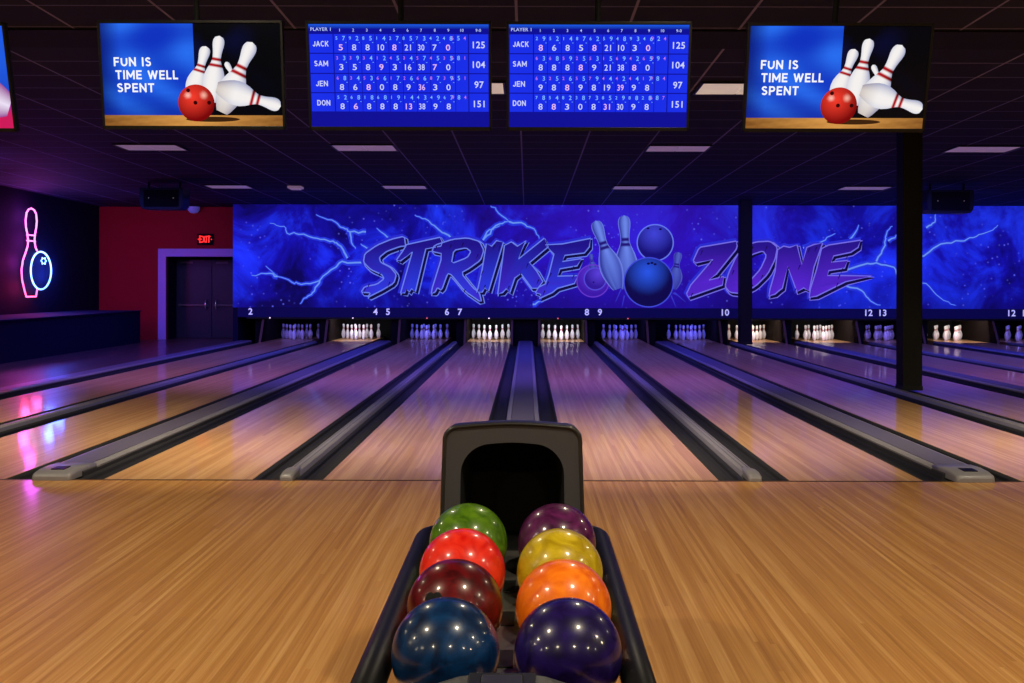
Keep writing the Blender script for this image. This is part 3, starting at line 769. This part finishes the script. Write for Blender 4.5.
def fun(t, sw, sh):
    a = Art(.0004)
    W, H_ = 625., 357.
    def q(x, y): return ((x - 340) / W * sw - sw / 2, sh / 2 - (y - 80) / H_ * sh)
    n1 = lambda x, y: 0.5 + .5 * math.sin(x * 9 + 2 * math.sin(y * 7 + 1)) * math.sin(y * 11 + x * 5)
    def blue(x, y):
        c = mixc(lin(14, 50, 190), lin(40, 110, 240), n1(x, y) ** 2)
        e = (x + sw / 2) / sw
        c = mixc(lin(8, 22, 90), c, .25 + e * 7)
        return mixc(c, lin(10, 30, 140), (-.12 - y) * 4)
    x0, x1 = -sw / 2, sw / 2; yf = q(0, 398)[1]; xs = q(662, 0)[0]
    def dark(x, y): return mixc(lin(6, 6, 10), lin(10, 18, 74), (n1(x * 1.3, y) - .45) * 1.2 * (1 - (x - xs) / (x1 - xs)))
    a.grid(x0, xs, yf, sh / 2, blue, 1, 24, 16)
    a.grid(xs, x1, yf, sh / 2, dark, 1, 16, 12)
    def fl(x, y): return mixc(lin(214, 150, 74), lin(120, 74, 30), abs(x - .02) * 1.5 + (yf - y) / .1 * .2 + .3 * n1(x * 3, y * 30) - .25)
    a.grid(x0, x1, -sh / 2, yf, fl, 1, 30, 5)
    k = sw / W
    # shadow under the ball and pins
    a.disc(q(720, 412), 95 * k, 9 * k, lambda nx, ny: lin(60, 34, 14), 1.6, 4, 30)
    def pf(t_, s):
        c = mixc(lin(244, 240, 238), lin(140, 148, 190), max(0, s * .9) ** 1.5)
        c = mixc(c, lin(190, 196, 220), max(0, -s - .5))
        if .325 < t_ < .375 or .42 < t_ < .47: c = mixc(lin(176, 22, 30), lin(90, 8, 14), max(0, s))
        return c
    def pf2(t_, s): return mixc(pf(t_, s), lin(150, 120, 90), max(0, t_ - .72) * 1.6)
    a.pin(q(772, 212), q(835, 330), pf, 2, .9)
    a.pin(q(706, 158), q(648, 350), pf, 3, 1.15); a.pin(q(754, 122), q(716, 352), pf, 4, 1.05)
    a.pin(q(868, 144), q(752, 388), pf2, 5, 1.1); a.pin(q(960, 366), q(738, 300), lambda t_, s: pf2(t_, -s), 6, 1.18)
    def bf(nx, ny):
        c = mixc(lin(246, 60, 44), lin(120, 6, 10), math.hypot(nx + .2, ny - .35) * .8)
        c = mixc(c, lin(255, 190, 170), max(0, 1 - math.hypot(nx - .42, ny - .42) * 4))
        return mixc(c, lin(255, 205, 190), max(0, 1 - math.hypot(nx + .45, ny - .42) * 4.5))
    a.disc(q(664, 355), 64 * k, 64 * k, bf, 7, 12)
    for x, y in ((637, 311), (661, 354), (709, 354)):
        a.disc(q(x, y), 7 * k, 7 * k, lambda nx, ny: lin(54, 4, 8), 8, 2, 14)
    s = a.build('display', M['art_screen'], t, (0, .001, 0))
    a = Art(.0004); wh = lin(246, 248, 255)
    for st, x, y, wd in (('FUN IS', 382, 228, 130), ('TIME WELL', 386, 273, 218), ('SPENT', 389, 318, 130)):
        p = q(x, y); a.block(st, p[0], p[1], 31 * k, wh, 9, wd * k)
    a.build('lettering', M['art_screen'], s)
def scores(variant):
    def f(t, sw, sh):
        W, H_ = 855., 484.; k = sw / W
        def q(x, y): return ((x - 80) / W * sw - sw / 2, sh / 2 - (y - 66) / H_ * sh)
        a = Art(.0004); X0, X1 = -sw / 2, sw / 2
        a.grid(X0, X1, -sh / 2, sh / 2, lambda x, y: lin(14, 16, 150), 1, 1, 1)
        a.grid(X0, X1, q(0, 88)[1], sh / 2, lambda x, y: mixc(lin(14, 20, 150), lin(30, 90, 225), (y - q(0, 88)[1]) / (22 * k)), 1.5, 1, 3)
        rows = ((112, 199), (204, 293), (298, 384), (389, 475))
        cols = [(83, 194)] + [(199 + i * 65.6, 262 + i * 65.6) for i in range(8)] + [(722, 774), (777, 836), (841, 933)]
        for r0, r1 in rows:
            for c0, c1 in cols:
                pa, pb = q(c0, r1), q(c1, r0)
                a.grid(pa[0], pb[0], pa[1], pb[1], lambda x, y: mixc(lin(22, 40, 228), lin(30, 56, 240), abs(x) * .8), 2, 1, 1)
        s = a.build('display', M['art_screen'], t, (0, .001, 0))
        a = Art(.0004); wh = lin(206, 212, 250); pk = lin(200, 120, 235); cy = lin(130, 190, 255)
        def T(st, x, y, cap, c, al='C', wd=None, bo=.008): p = q(x, y); a.text(st, p[0], p[1], cap * k, c, 3, al, bo, wd * k if wd else None)
        T('PLAYER 1', 90, 97, 15, lin(190, 205, 255), 'L', 96)
        for i in range(10): T(str(i + 1), 228 + i * 64.5, 100, 13, lin(190, 205, 255))
        T('9-0', 886, 100, 13, lin(190, 205, 255))
        names = ('JACK', 'SAM', 'JEN', 'DON'); tot = ('125', '104', '97', '151')
        big = [['5 8 8 10 8 21 30 7 0', '3 5 8 9 3 16 38 7 0', '8 6 8 0 8 9 36 3 0', '8 6 8 8 8 13 38 9 8'],
               ['8 6 8 5 8 21 10 3 0', '8 8 8 8 9 21 38 8 0', '9 8 8 9 8 19 39 9 8', '8 8 3 0 8 31 30 9 8']][variant]
        rnd = random.Random(variant + 5)
        wds = (75, 66, 58, 62)
        for r, (r0, r1) in enumerate(rows):
            p = q(98 + 4 * r if variant == 0 else 98, r0 + 58); a.block(names[r], p[0], p[1], 26 * k, wh, 3, wds[r] * k, .17)
            T(tot[r], 888, r0 + 64, 30, wh, 'C', None, .014)
            for i, g in enumerate(big[r].split()):
                T(g, 231 + i * 63.8, r0 + 75, 27, wh if (i + r) % 4 else lin(240, 190, 240), 'C', 30 if len(g) == 2 else 20)
                T(rnd.choice('123456789'), 212 + i * 63.8, r0 + 26, 15, pk if (i * 3 + r) % 3 else cy, 'C')
                T(rnd.choice('23456789'), 246 + i * 63.8, r0 + 29, 20, cy, 'C')
                T('-', 256 + i * 63.8, r0 + 44, 15, cy, 'C')
            T(rnd.choice('369'), 762, r0 + 26, 17, pk, 'C'); T(rnd.choice('2589'), 791, r0 + 28, 20, cy, 'C'); T(rnd.choice('147'), 821, r0 + 26, 16, pk, 'C')
        a.build('lettering', M['art_screen'], s)
    return f
def pink(t, sw, sh):
    a = Art(.0004)
    def bg(x, y):
        c = mixc(lin(30, 90, 225), lin(20, 30, 160), -y * 2 + .2)
        return mixc(c, lin(205, 26, 90), (-y - .13) * 9)
    a.grid(-sw / 2, sw / 2, -sh / 2, sh / 2, bg, 1, 8, 24)
    k = sw / 625.
    a.pin((-.25, .15), (.60, -.19), lambda t_, s: mixc(lin(235, 225, 245), lin(150, 70, 150), abs(s)), 2, 1.2)
    a.build('display', M['art_screen'], t, (0, .001, 0))
make_tv(191.5, 76.0, 8, 0, 'hanging screen with red ball and pins reading FUN IS TIME WELL SPENT, left of scoreboards', fun, 0)
make_tv(399.0, 76.5, 11, 0, 'hanging blue scoreboard screen with player totals, the left one of two', scores(0))
make_tv(598.0, 76.5, 11, 0, 'hanging blue scoreboard screen with player totals, the right one of two', scores(1))
make_tv(837.0, 77.5, 14, 0, 'hanging screen with red ball and pins reading FUN IS TIME WELL SPENT, right of scoreboards', fun, 0)
make_tv(-82.0, 79.0, 14, 0, 'hanging screen with blue and pink picture, cut off at the left edge', pink, 0)

# ------------------------------------------------------------------ ceiling fixtures
def fixture(x0, x1, y, lab, dm='diffuser', dep=0.63):
    w = x1 - x0
    t = thing('ceiling_light', lab, 'ceiling light', ((x0 + x1) / 2, y, CEIL(y)), 'ceiling lights')
    t.rotation_euler = (math.atan(-0.016), 0, 0)
    bm = bmesh.new()
    for s in (-1, 1):
        bx(bm, s * (w / 2 - .012) - .012, s * (w / 2 - .012) + .012, -dep / 2, dep / 2, -.02, -.001); bx(bm, -w / 2 + .024, w / 2 - .024, s * (dep / 2 - .012) - .012, s * (dep / 2 - .012) + .012, -.02, -.001)
    obj('frame', bm, M['black'], t)
    bm = bmesh.new(); bx(bm, -w / 2 + .024, -.006, -dep / 2 + .024, dep / 2 - .024, -.014, -.002); bx(bm, .006, w / 2 - .024, -dep / 2 + .024, dep / 2 - .024, -.014, -.002)
    obj('diffuser', bm, M[dm], t)
for x0, x1, y, lab, dm in (
    (-6.2, -5.24, 15.5, 'pale ceiling light panel under the left FUN IS screen', 'diffuser'), (-2.93, -1.97, 15.5, 'pale ceiling light panel below the left scoreboard', 'diffuser'),
    (1.86, 2.82, 15.5, 'pale ceiling light panel below the right scoreboard', 'diffuser'), (6.5, 7.5, 15.5, 'pale ceiling light panel right of the thick column', 'diffuser'),
    (-6.57, -5.68, 20.9, 'small far ceiling light panel above the red wall side', 'diffuser'), (-2.95, -2.04, 20.9, 'small far ceiling light panel above the letters STR', 'diffuser'),
    (1.8, 2.72, 20.9, 'small far ceiling light panel above the painted bowling balls', 'diffuser'), (6.5, 7.5, 20.9, 'small far ceiling light panel between the two columns', 'diffuser'),
    (-1.3, -.2, 11.1, 'bright ceiling light panel seen between the two scoreboards', 'diffuser_near'), (1.9, 2.85, 11.1, 'bright ceiling light panel just left of the right FUN IS screen', 'diffuser_near')):
    fixture(x0, x1, y, lab, dm)
bm = box(-.14, .14, -.14, .14, -.05, 0, .01); bx(bm, -.1, .1, -.1, .1, -.07, -.05, .008)
tag(obj('ceiling_sensor', bm, M['diffuser'], None, (-4.75, 20.9, CEIL(20.9))), 'tiny pale square sensor on the ceiling between two far light panels', 'sensor')

def speaker(u0, u1, v0, v1, d, lab):
    p0, p1 = at(u0, v0, d), at(u1, v1, d); w = p1.x - p0.x; h = p0.z - p1.z
    t = thing('loudspeaker', lab, 'loudspeaker', ((p0.x + p1.x) / 2, d, p1.z), 'ceiling loudspeakers')
    bm = bmesh.new(); prism_y(bm, [(-w / 2 + .08, 0), (w / 2 - .08, 0), (w / 2 - .02, .06), (w / 2, h * .5), (w / 2 - .01, h), (-w / 2 + .01, h), (-w / 2, h * .5), (-w / 2 + .02, .06)], 0, .4); obj('cabinet', bm, M['black'], t)
    bm = box(-w / 2 + .09, w / 2 - .09, -.015, 0, .05, h - .04, .006); obj('grille', bm, M['black_matt'], t)
    for s in (-1, 1):
        bm = bmesh.new(); bmesh.ops.create_uvsphere(bm, u_segments=8, v_segments=6, radius=.009)
        for v_ in bm.verts: v_.co += Vector((s * w * .28, -.018, h * .52))
        obj('indicator_light', bm, M['led'], t)
        bm = bmesh.new(); bx(bm, s * w * .36 - .02, s * w * .36 + .02, .18, .22, h - .002, CEIL(d) - p1.z + .01); obj('hanger', bm, M['black'], t)
speaker(139, 183, 188.5, 210, 20.0, 'black box loudspeaker hung from ceiling in front of the red wall')
speaker(927, 974, 189, 212, 20.0, 'black box loudspeaker hung from ceiling right of the thick column')
p = at(193.5, 207.5, 25.45)
t = thing('dome_light', 'small pale blue dome lamp high on the red wall', 'lamp', p)
bm = bmesh.new(); lathe(bm, [(0, -.17), (.09, -.15), (.14, -.09), (.15, 0)], 16); obj('dome', bm, M['dome'], t)
bm = bmesh.new(); lathe(bm, [(0, 0), (.17, 0), (.17, .07), (.09, .14), (.09, .5), (0, .5)], 16); obj('housing', bm, M['black'], t)
# exit sign
p = at(205, 240, WY - .05)
t = thing('exit_sign', 'small glowing red EXIT sign on the red wall over the door', 'sign', p)
obj('housing', box(-.2, .2, -.02, .05, -.14, .14, .008), M['black_matt'], t)
a = Art(.001); a.block('EXIT', -.135, -.085, .17, (1, 1, 1, 1), 0, .27, .15); a.build('lettering', M['exit_red'], t, (0, -.022, 0))
a = Art(.001)
for s in (-1, 1): a.poly([(s * .155, .02), (s * .19, 0), (s * .155, -.02)], (1, 1, 1, 1), 0)
a.build('arrow', M['exit_red'], t, (0, -.022, 0))

# ------------------------------------------------------------------ neon sign on the left wall
def nz(x, y):                                                    # zoom pixel of the sign -> place on the wall
    u, v = x / 5.69, 190 + y / 5.69
    d = (CX - LX - .09) * F / (VPX - u)
    return Vector((LX + .09, d, CH - (v - VPY) * 22.2 / F))
base = nz(178, 612)
neon = thing('neon_sign', 'glowing neon sign of pink bowling pin and blue ball on dark left wall', 'sign', (LX, base.y, base.z))
def loc_(ps): return [nz(*p) - Vector((LX, base.y, base.z)) for p in ps]
M['neon_pink'] = neon_mat('neon_pink', (1, .10, .32, 1), (1, .16, .72, 1), 0.1, 1.5, 3.6)
M['neon_blue'] = neon_mat('neon_blue', (.16, .40, 1, 1), (.30, .55, 1, 1), 0.1, 1.0, 3.2)
outline = [(150, 612), (138, 570), (126, 520), (122, 465), (130, 410), (146, 365), (157, 330), (160, 298), (155, 262), (147, 225), (145, 185), (150, 145), (162, 124), (178, 116), (194, 124), (205, 145), (209, 185), (205, 225), (198, 262), (196, 298), (201, 330), (210, 352)]
bm = bmesh.new(); tube(bm, loc_(outline), .017, 8); obj('pin_tube', bm, M['neon_pink'], neon)
bm = bmesh.new(); tube(bm, loc_([(212, 570), (205, 612), (150, 612)]), .017, 8); obj('base_tube', bm, M['neon_pink'], neon)
for y in (267, 299):
    bm = bmesh.new(); tube(bm, loc_([(152, y), (201, y)]), .014, 8); obj('neck_tube', bm, M['neon_pink'], neon)
bm = bmesh.new(); tube(bm, loc_([(233 + 58 * math.cos(t * PI / 20), 464 + 108 * math.sin(t * PI / 20)) for t in range(40)]), .019, 8, True); obj('ball_tube', bm, M['neon_blue'], neon)
star = []
for k in range(12):
    r = 22 if k % 2 == 0 else 13; star.append((248 + r * .75 * math.cos(k * PI / 6), 408 + r * math.sin(k * PI / 6)))
bm = bmesh.new(); tube(bm, loc_(star), .012, 6, True); obj('shine_tube', bm, M['neon_blue'], neon)

# ------------------------------------------------------------------ ball return in the foreground
BZ = 0.70
ret = thing('ball_return', 'black ball return rack with arched hood standing on the approach in front', 'ball return', (0, 2.5, 0))
O = Vector((0, 2.5, 0))
def robj(name, bm, mat, parent=ret):
    for v in bm.verts: v.co -= O
    return obj(name, bm, mat, parent)
HY = 3.08
def arch(w, z0, z1, r, n=9, taper=0.0, crown=0.0):               # rounded-top outline
    pts = [(-w - taper, z0)]
    for k in range(n + 1):
        t = PI - PI / 2 * k / n; pts.append((-w + r + r * math.cos(t), z1 - r + r * math.sin(t)))
    for k in range(1, 6):
        q = k / 6; pts.append(((-w + r) + q * 2 * (w - r), z1 + crown * math.sin(PI * q)))
    for k in range(n + 1):
        t = PI / 2 - PI / 2 * k / n; pts.append((w - r + r * math.cos(t), z1 - r + r * math.sin(t)))
    pts.append((w + taper, z0)); return pts
outer = arch(.213, .60, 1.008, .045, taper=.012, crown=.010); inner = arch(.158, .60, .952, .095, taper=.004, crown=.004)
rim_o = outer; rim_i = arch(.200, .60, .996, .04, taper=.012, crown=.010)
bm = bmesh.new(); prism_y(bm, rim_i + inner[::-1], HY, HY + .03); robj('hood_face', bm, M['charcoal'])
bm = bmesh.new()                                                  # rounded rim around the face
n = len(outer)
secs = [(rim_i, HY), ([(x * .985, z - .004) for x, z in outer], HY - .010), (outer, HY + .004)]
# shell going back: shrinks and drops
for k in range(1, 6):
    q = k / 5; secs.append(([(x * (1 - .10 * q * q), .60 + (z - .60) * (1 - .62 * q * q) ) for x, z in outer], HY + .004 + .62 * q))
rings = [[bm.verts.new((x, y, z)) for x, z in s] for s, y in secs]
for A_, B_ in zip(rings, rings[1:]):
    for i in range(n - 1):
        f = bm.faces.new((A_[i], A_[i + 1], B_[i + 1], B_[i])); f.smooth = True
bm.faces.new(rings[-1])
robj('hood_shell', bm, M['rim'])
bm = bmesh.new()                                                  # dark tunnel behind the opening
rr = [[bm.verts.new((x * s, y, .60 + (z - .60) * s)) for x, z in inner] for y, s in ((HY + .028, 1.0), (HY + .28, .86))]
for i in range(len(inner) - 1): bm.faces.new((rr[0][i], rr[0][i + 1], rr[1][i + 1], rr[1][i]))
bm.faces.new(rr[1]); robj('hood_tunnel', bm, M['black_matt'])
# pedestal below hood and tray
bm = bmesh.new(); bx(bm, -.19, .19, HY + .03, HY + .6, 0.0, .62, .02); robj('pedestal', bm, M['black'])
bm = bmesh.new(); bx(bm, -.07, .07, 2.0, HY + .05, .44, .56, .015); robj('spine_beam', bm, M['black'])
bm = bmesh.new(); bx(bm, -.08, .08, 1.95, 2.12, 0.0, .46, .015); bx(bm, -.2, .2, 1.85, 2.2, 0, .03, .01); robj('front_foot', bm, M['black'])
# outer rails: rounded back corners turned in to the hood
for s in (-1, 1):
    X = .266
    pts = [(s * X, 1.45, .652), (s * X, 2.2, .652), (s * X, 3.10, .652)]
    for k in range(1, 7):
        t = PI / 2 * k / 6; pts.append((s * (X - .07 + .07 * math.cos(t)), 3.10 + .07 * math.sin(t), .652))
    pts.append((s * .17, 3.17, .652))
    bm = bmesh.new(); tube(bm, pts, .034, 16); robj('side_rail', bm, M['rail'])
    bm = bmesh.new(); tube(bm, [(s * .206, 1.80, .625), (s * .206, 3.06, .625)], .012, 10); robj('ball_support', bm, M['steel'])
    bm = bmesh.new()
    for y in (1.86, 2.44, 3.0): bx(bm, min(s * .05, s * .25), max(s * .05, s * .25), y - .015, y + .015, .560, .585, .004)
    robj('cross_bracket', bm, M['black'])
bm = bmesh.new(); bx(bm, -.030, .030, 1.80, 3.06, .555, .634, .006)
robj('centre_rail', bm, M['steel'])
for y in (2.17, 2.43, 2.69):
    bm = bmesh.new(); bx(bm, -.016, .016, y - .05, y + .05, .633, .637, .0015); robj('centre_plate', bm, M['black'])
# front bumper with small plate
bm = bmesh.new()
bump = [(x_, z_ + .012) for x_, z_ in [(-.20, .56), (-.19, .615), (-.165, .655), (-.125, .684), (-.08, .698), (-.04, .703), (.04, .703), (.08, .698), (.125, .684), (.165, .655), (.19, .615), (.20, .56)]]
prism_y(bm, bump, 1.80, 1.88)
pass
fb = robj('front_bumper', bm, M['charcoal'])
bm = bmesh.new(); bx(bm, -.062, .062, 1.795, 1.876, .706, .7195, .003); pl = robj('reset_plate', bm, M['black'], fb)
bm = bmesh.new(); bx(bm, -.038, .038, 1.81, 1.86, .719, .722, .003); bx(bm, -.004, .004, 1.862, 1.872, .719, .7215, .001); robj('button', bm, M['rim'], pl)

# balls on the rack
BALLS = [(-1, 0, 'dark blue', lin(4, 24, 62), lin(10, 66, 124)), (1, 0, 'deep indigo', lin(22, 6, 62), lin(44, 24, 116)),
         (-1, 1, 'dark maroon', lin(58, 4, 10), lin(122, 10, 20)), (1, 1, 'bright orange', lin(214, 84, 6), lin(240, 126, 22)),
         (-1, 2, 'bright red', lin(206, 18, 8), lin(236, 56, 34)), (1, 2, 'yellow', lin(160, 132, 6), lin(204, 178, 30)),
         (-1, 3, 'green', lin(62, 106, 8), lin(112, 158, 30)), (1, 3, 'plum purple', lin(62, 12, 58), lin(112, 36, 100))]
NB = ['at the front left of the rack', 'at the front right of the rack', 'behind the dark blue ball', 'behind the indigo ball', 'between green and maroon balls', 'between purple and orange balls', 'nearest the hood at back left', 'nearest the hood at back right']
DK = (.42, .42, .5, .78, .78, .72, .5, .5)
for k, (s, row, colr, c1, c2) in enumerate(BALLS):
    bm = bmesh.new(); bmesh.ops.create_uvsphere(bm, u_segments=64, v_segments=40, radius=.109)
    for f in bm.faces: f.smooth = True
    y = 2.04 + .262 * row
    o = obj('bowling_ball', bm, ball_mat('ball_' + colr.replace(' ', '_'), tuple(q * DK[k] for q in c1[:3]) + (1,), tuple(q * (DK[k] + .12) for q in c2[:3]) + (1,)), None, (s * .1235 + .005, y, BZ - .006 + .007 * row))
    o.rotation_euler = (k * .7, k * 1.3, k * .5)
    tag(o, 'glossy marbled %s bowling ball %s' % (colr, NB[k]), 'bowling ball', 'bowling balls on the rack')
    holes = {2: [(-.46, -.76, .46), (-.31, -.82, .48)], 1: [(.6, .3, -.2)], }.get(k, [])
    inv = o.rotation_euler.to_matrix().inverted()
    if k == 2:
        for h in holes:
            nrm = Vector(h).normalized(); hb = bmesh.new(); lathe(hb, [(0, .0004), (.0085, .0002), (.0118, -.001), (.013, -.004)], 18)
            mt = Matrix.Translation(nrm * .1092) @ nrm.to_track_quat('Z', 'Y').to_matrix().to_4x4()
            for v in hb.verts: v.co = inv @ (mt @ v.co)
            obj('finger_hole', hb, M['black_matt'], o)

# ------------------------------------------------------------------ lights
WARM = (1.0, .85, .60)
def disk(loc, size, col, e, rot=(0, 0, 0), spread=PI):
    l = bpy.data.lights.new('downlight_or_fill', 'AREA'); l.shape = 'DISK'; l.size = size; l.color = col; l.energy = e; l.spread = spread
    o = bpy.data.objects.new('downlight_or_fill', l); C.objects.link(o); o.location = loc; o.rotation_euler = rot; return o
for y, e in ((-2.2, 56), (1.3, 82), (6.0, 31)):
    for x in (-8.6, -5.3, -2.1, 1.1, 4.4, 7.8):
        disk((x, y, 3.55), .16, WARM, e)
for x in (-9.5, -6, -2.5, 1, 4.5, 8, 11.5):                     # added warm fill tipped towards the lanes, no fixtures here
    disk((x, 7.35, 3.42), .2, (1, .84, .60), 44, (math.radians(32), 0, 0), math.radians(80))
# blue wash on the mural and violet wash along the lanes, tipped away from the approach
for x in (-8.5, -5, -1.5, 2, 5.5, 9, 12.5):
    area('wash_light', (x, 21.4, 3.38), (math.radians(18), 0, 0), 2.2, .25, (.12, .10, 1.0), 45)

for x in (-8.2, -4.6, -1.2, 2.2, 7.9, 11.2):
    area('lane_glow', (x, 13.6, 3.45), (math.radians(38), 0, 0), 2.4, .4, (.34, .19, 1.0), 74, math.radians(105))
for x in (-8.2, -4.6, -1.2, 2.2, 7.9, 11.2):
    area('blue_glow', (x, 18.2, 3.38), (math.radians(30), 0, 0), 2.4, .4, (.05, .08, 1.0), 42, math.radians(120))
# added violet fill to brighten the red wall, no lamp stands there
area('door_fill', (-9.0, 22.6, 3.36), (math.radians(55), 0, 0), 1.6, .2, (.8, .35, 1.0), 6, math.radians(120))
# added point lights imitating the halo of the neon tubes on the wall
def halo(x, y, col, e, r=.1):
    l = bpy.data.lights.new('neon_halo', 'POINT'); l.energy = e * 7; l.color = col; l.shadow_soft_size = r
    o = bpy.data.objects.new('neon_halo', l); C.objects.link(o); o.location = nz(x, y) + Vector((.12, 0, 0))
for x, y, c, e in ((150, 170, (.75, .08, 1), 2.2), (140, 300, (.9, .05, .8), 1.6), (105, 420, (1, .05, .6), 2.6), (115, 560, (1, .03, .12), 2.6), (180, 600, (1, .05, .2), 1.0),
                   (250, 400, (.03, .1, 1), 4), (260, 500, (.03, .1, 1), 4), (310, 460, (.03, .1, 1), 3)):
    halo(x, y, c, e)
# added spot without a fixture, violet wash on ceiling over the left wall
l = bpy.data.lights.new('ceiling_wash', 'SPOT'); l.energy = 1100; l.color = (.5, .12, 1); l.spot_size = math.radians(95); l.spot_blend = 1; l.shadow_soft_size = .1
o = bpy.data.objects.new('ceiling_wash', l); C.objects.link(o); o.location = (-10.3, 15.2, 2.0); o.rotation_euler = (math.radians(160), 0, math.radians(-40))

w = bpy.data.worlds.new('World'); bpy.context.scene.world = w; w.use_nodes = True
w.node_tree.nodes['Background'].inputs[0].default_value = (.05, .05, .12, 1); w.node_tree.nodes['Background'].inputs[1].default_value = .02

# ------------------------------------------------------------------ camera
cam = bpy.data.cameras.new('camera'); cam.sensor_width = 36; cam.lens = F / 1024 * 36
cam.shift_x = -(VPX - 512) / 1024; cam.shift_y = -(341.5 - VPY) / 1024; cam.clip_start = .05
co = bpy.data.objects.new('camera', cam); C.objects.link(co)
co.matrix_world = Matrix.Translation((CX, 0, CH)) @ Matrix.Rotation(PI / 2, 4, 'X') @ Matrix.Rotation(.0022, 4, 'Z')
sc = bpy.context.scene; sc.camera = co
sc.view_settings.view_transform = 'Standard'; sc.view_settings.look = 'None'
sc.cycles.use_denoising = True
sc.cycles.max_bounces = 8; sc.cycles.sample_clamp_indirect = 6
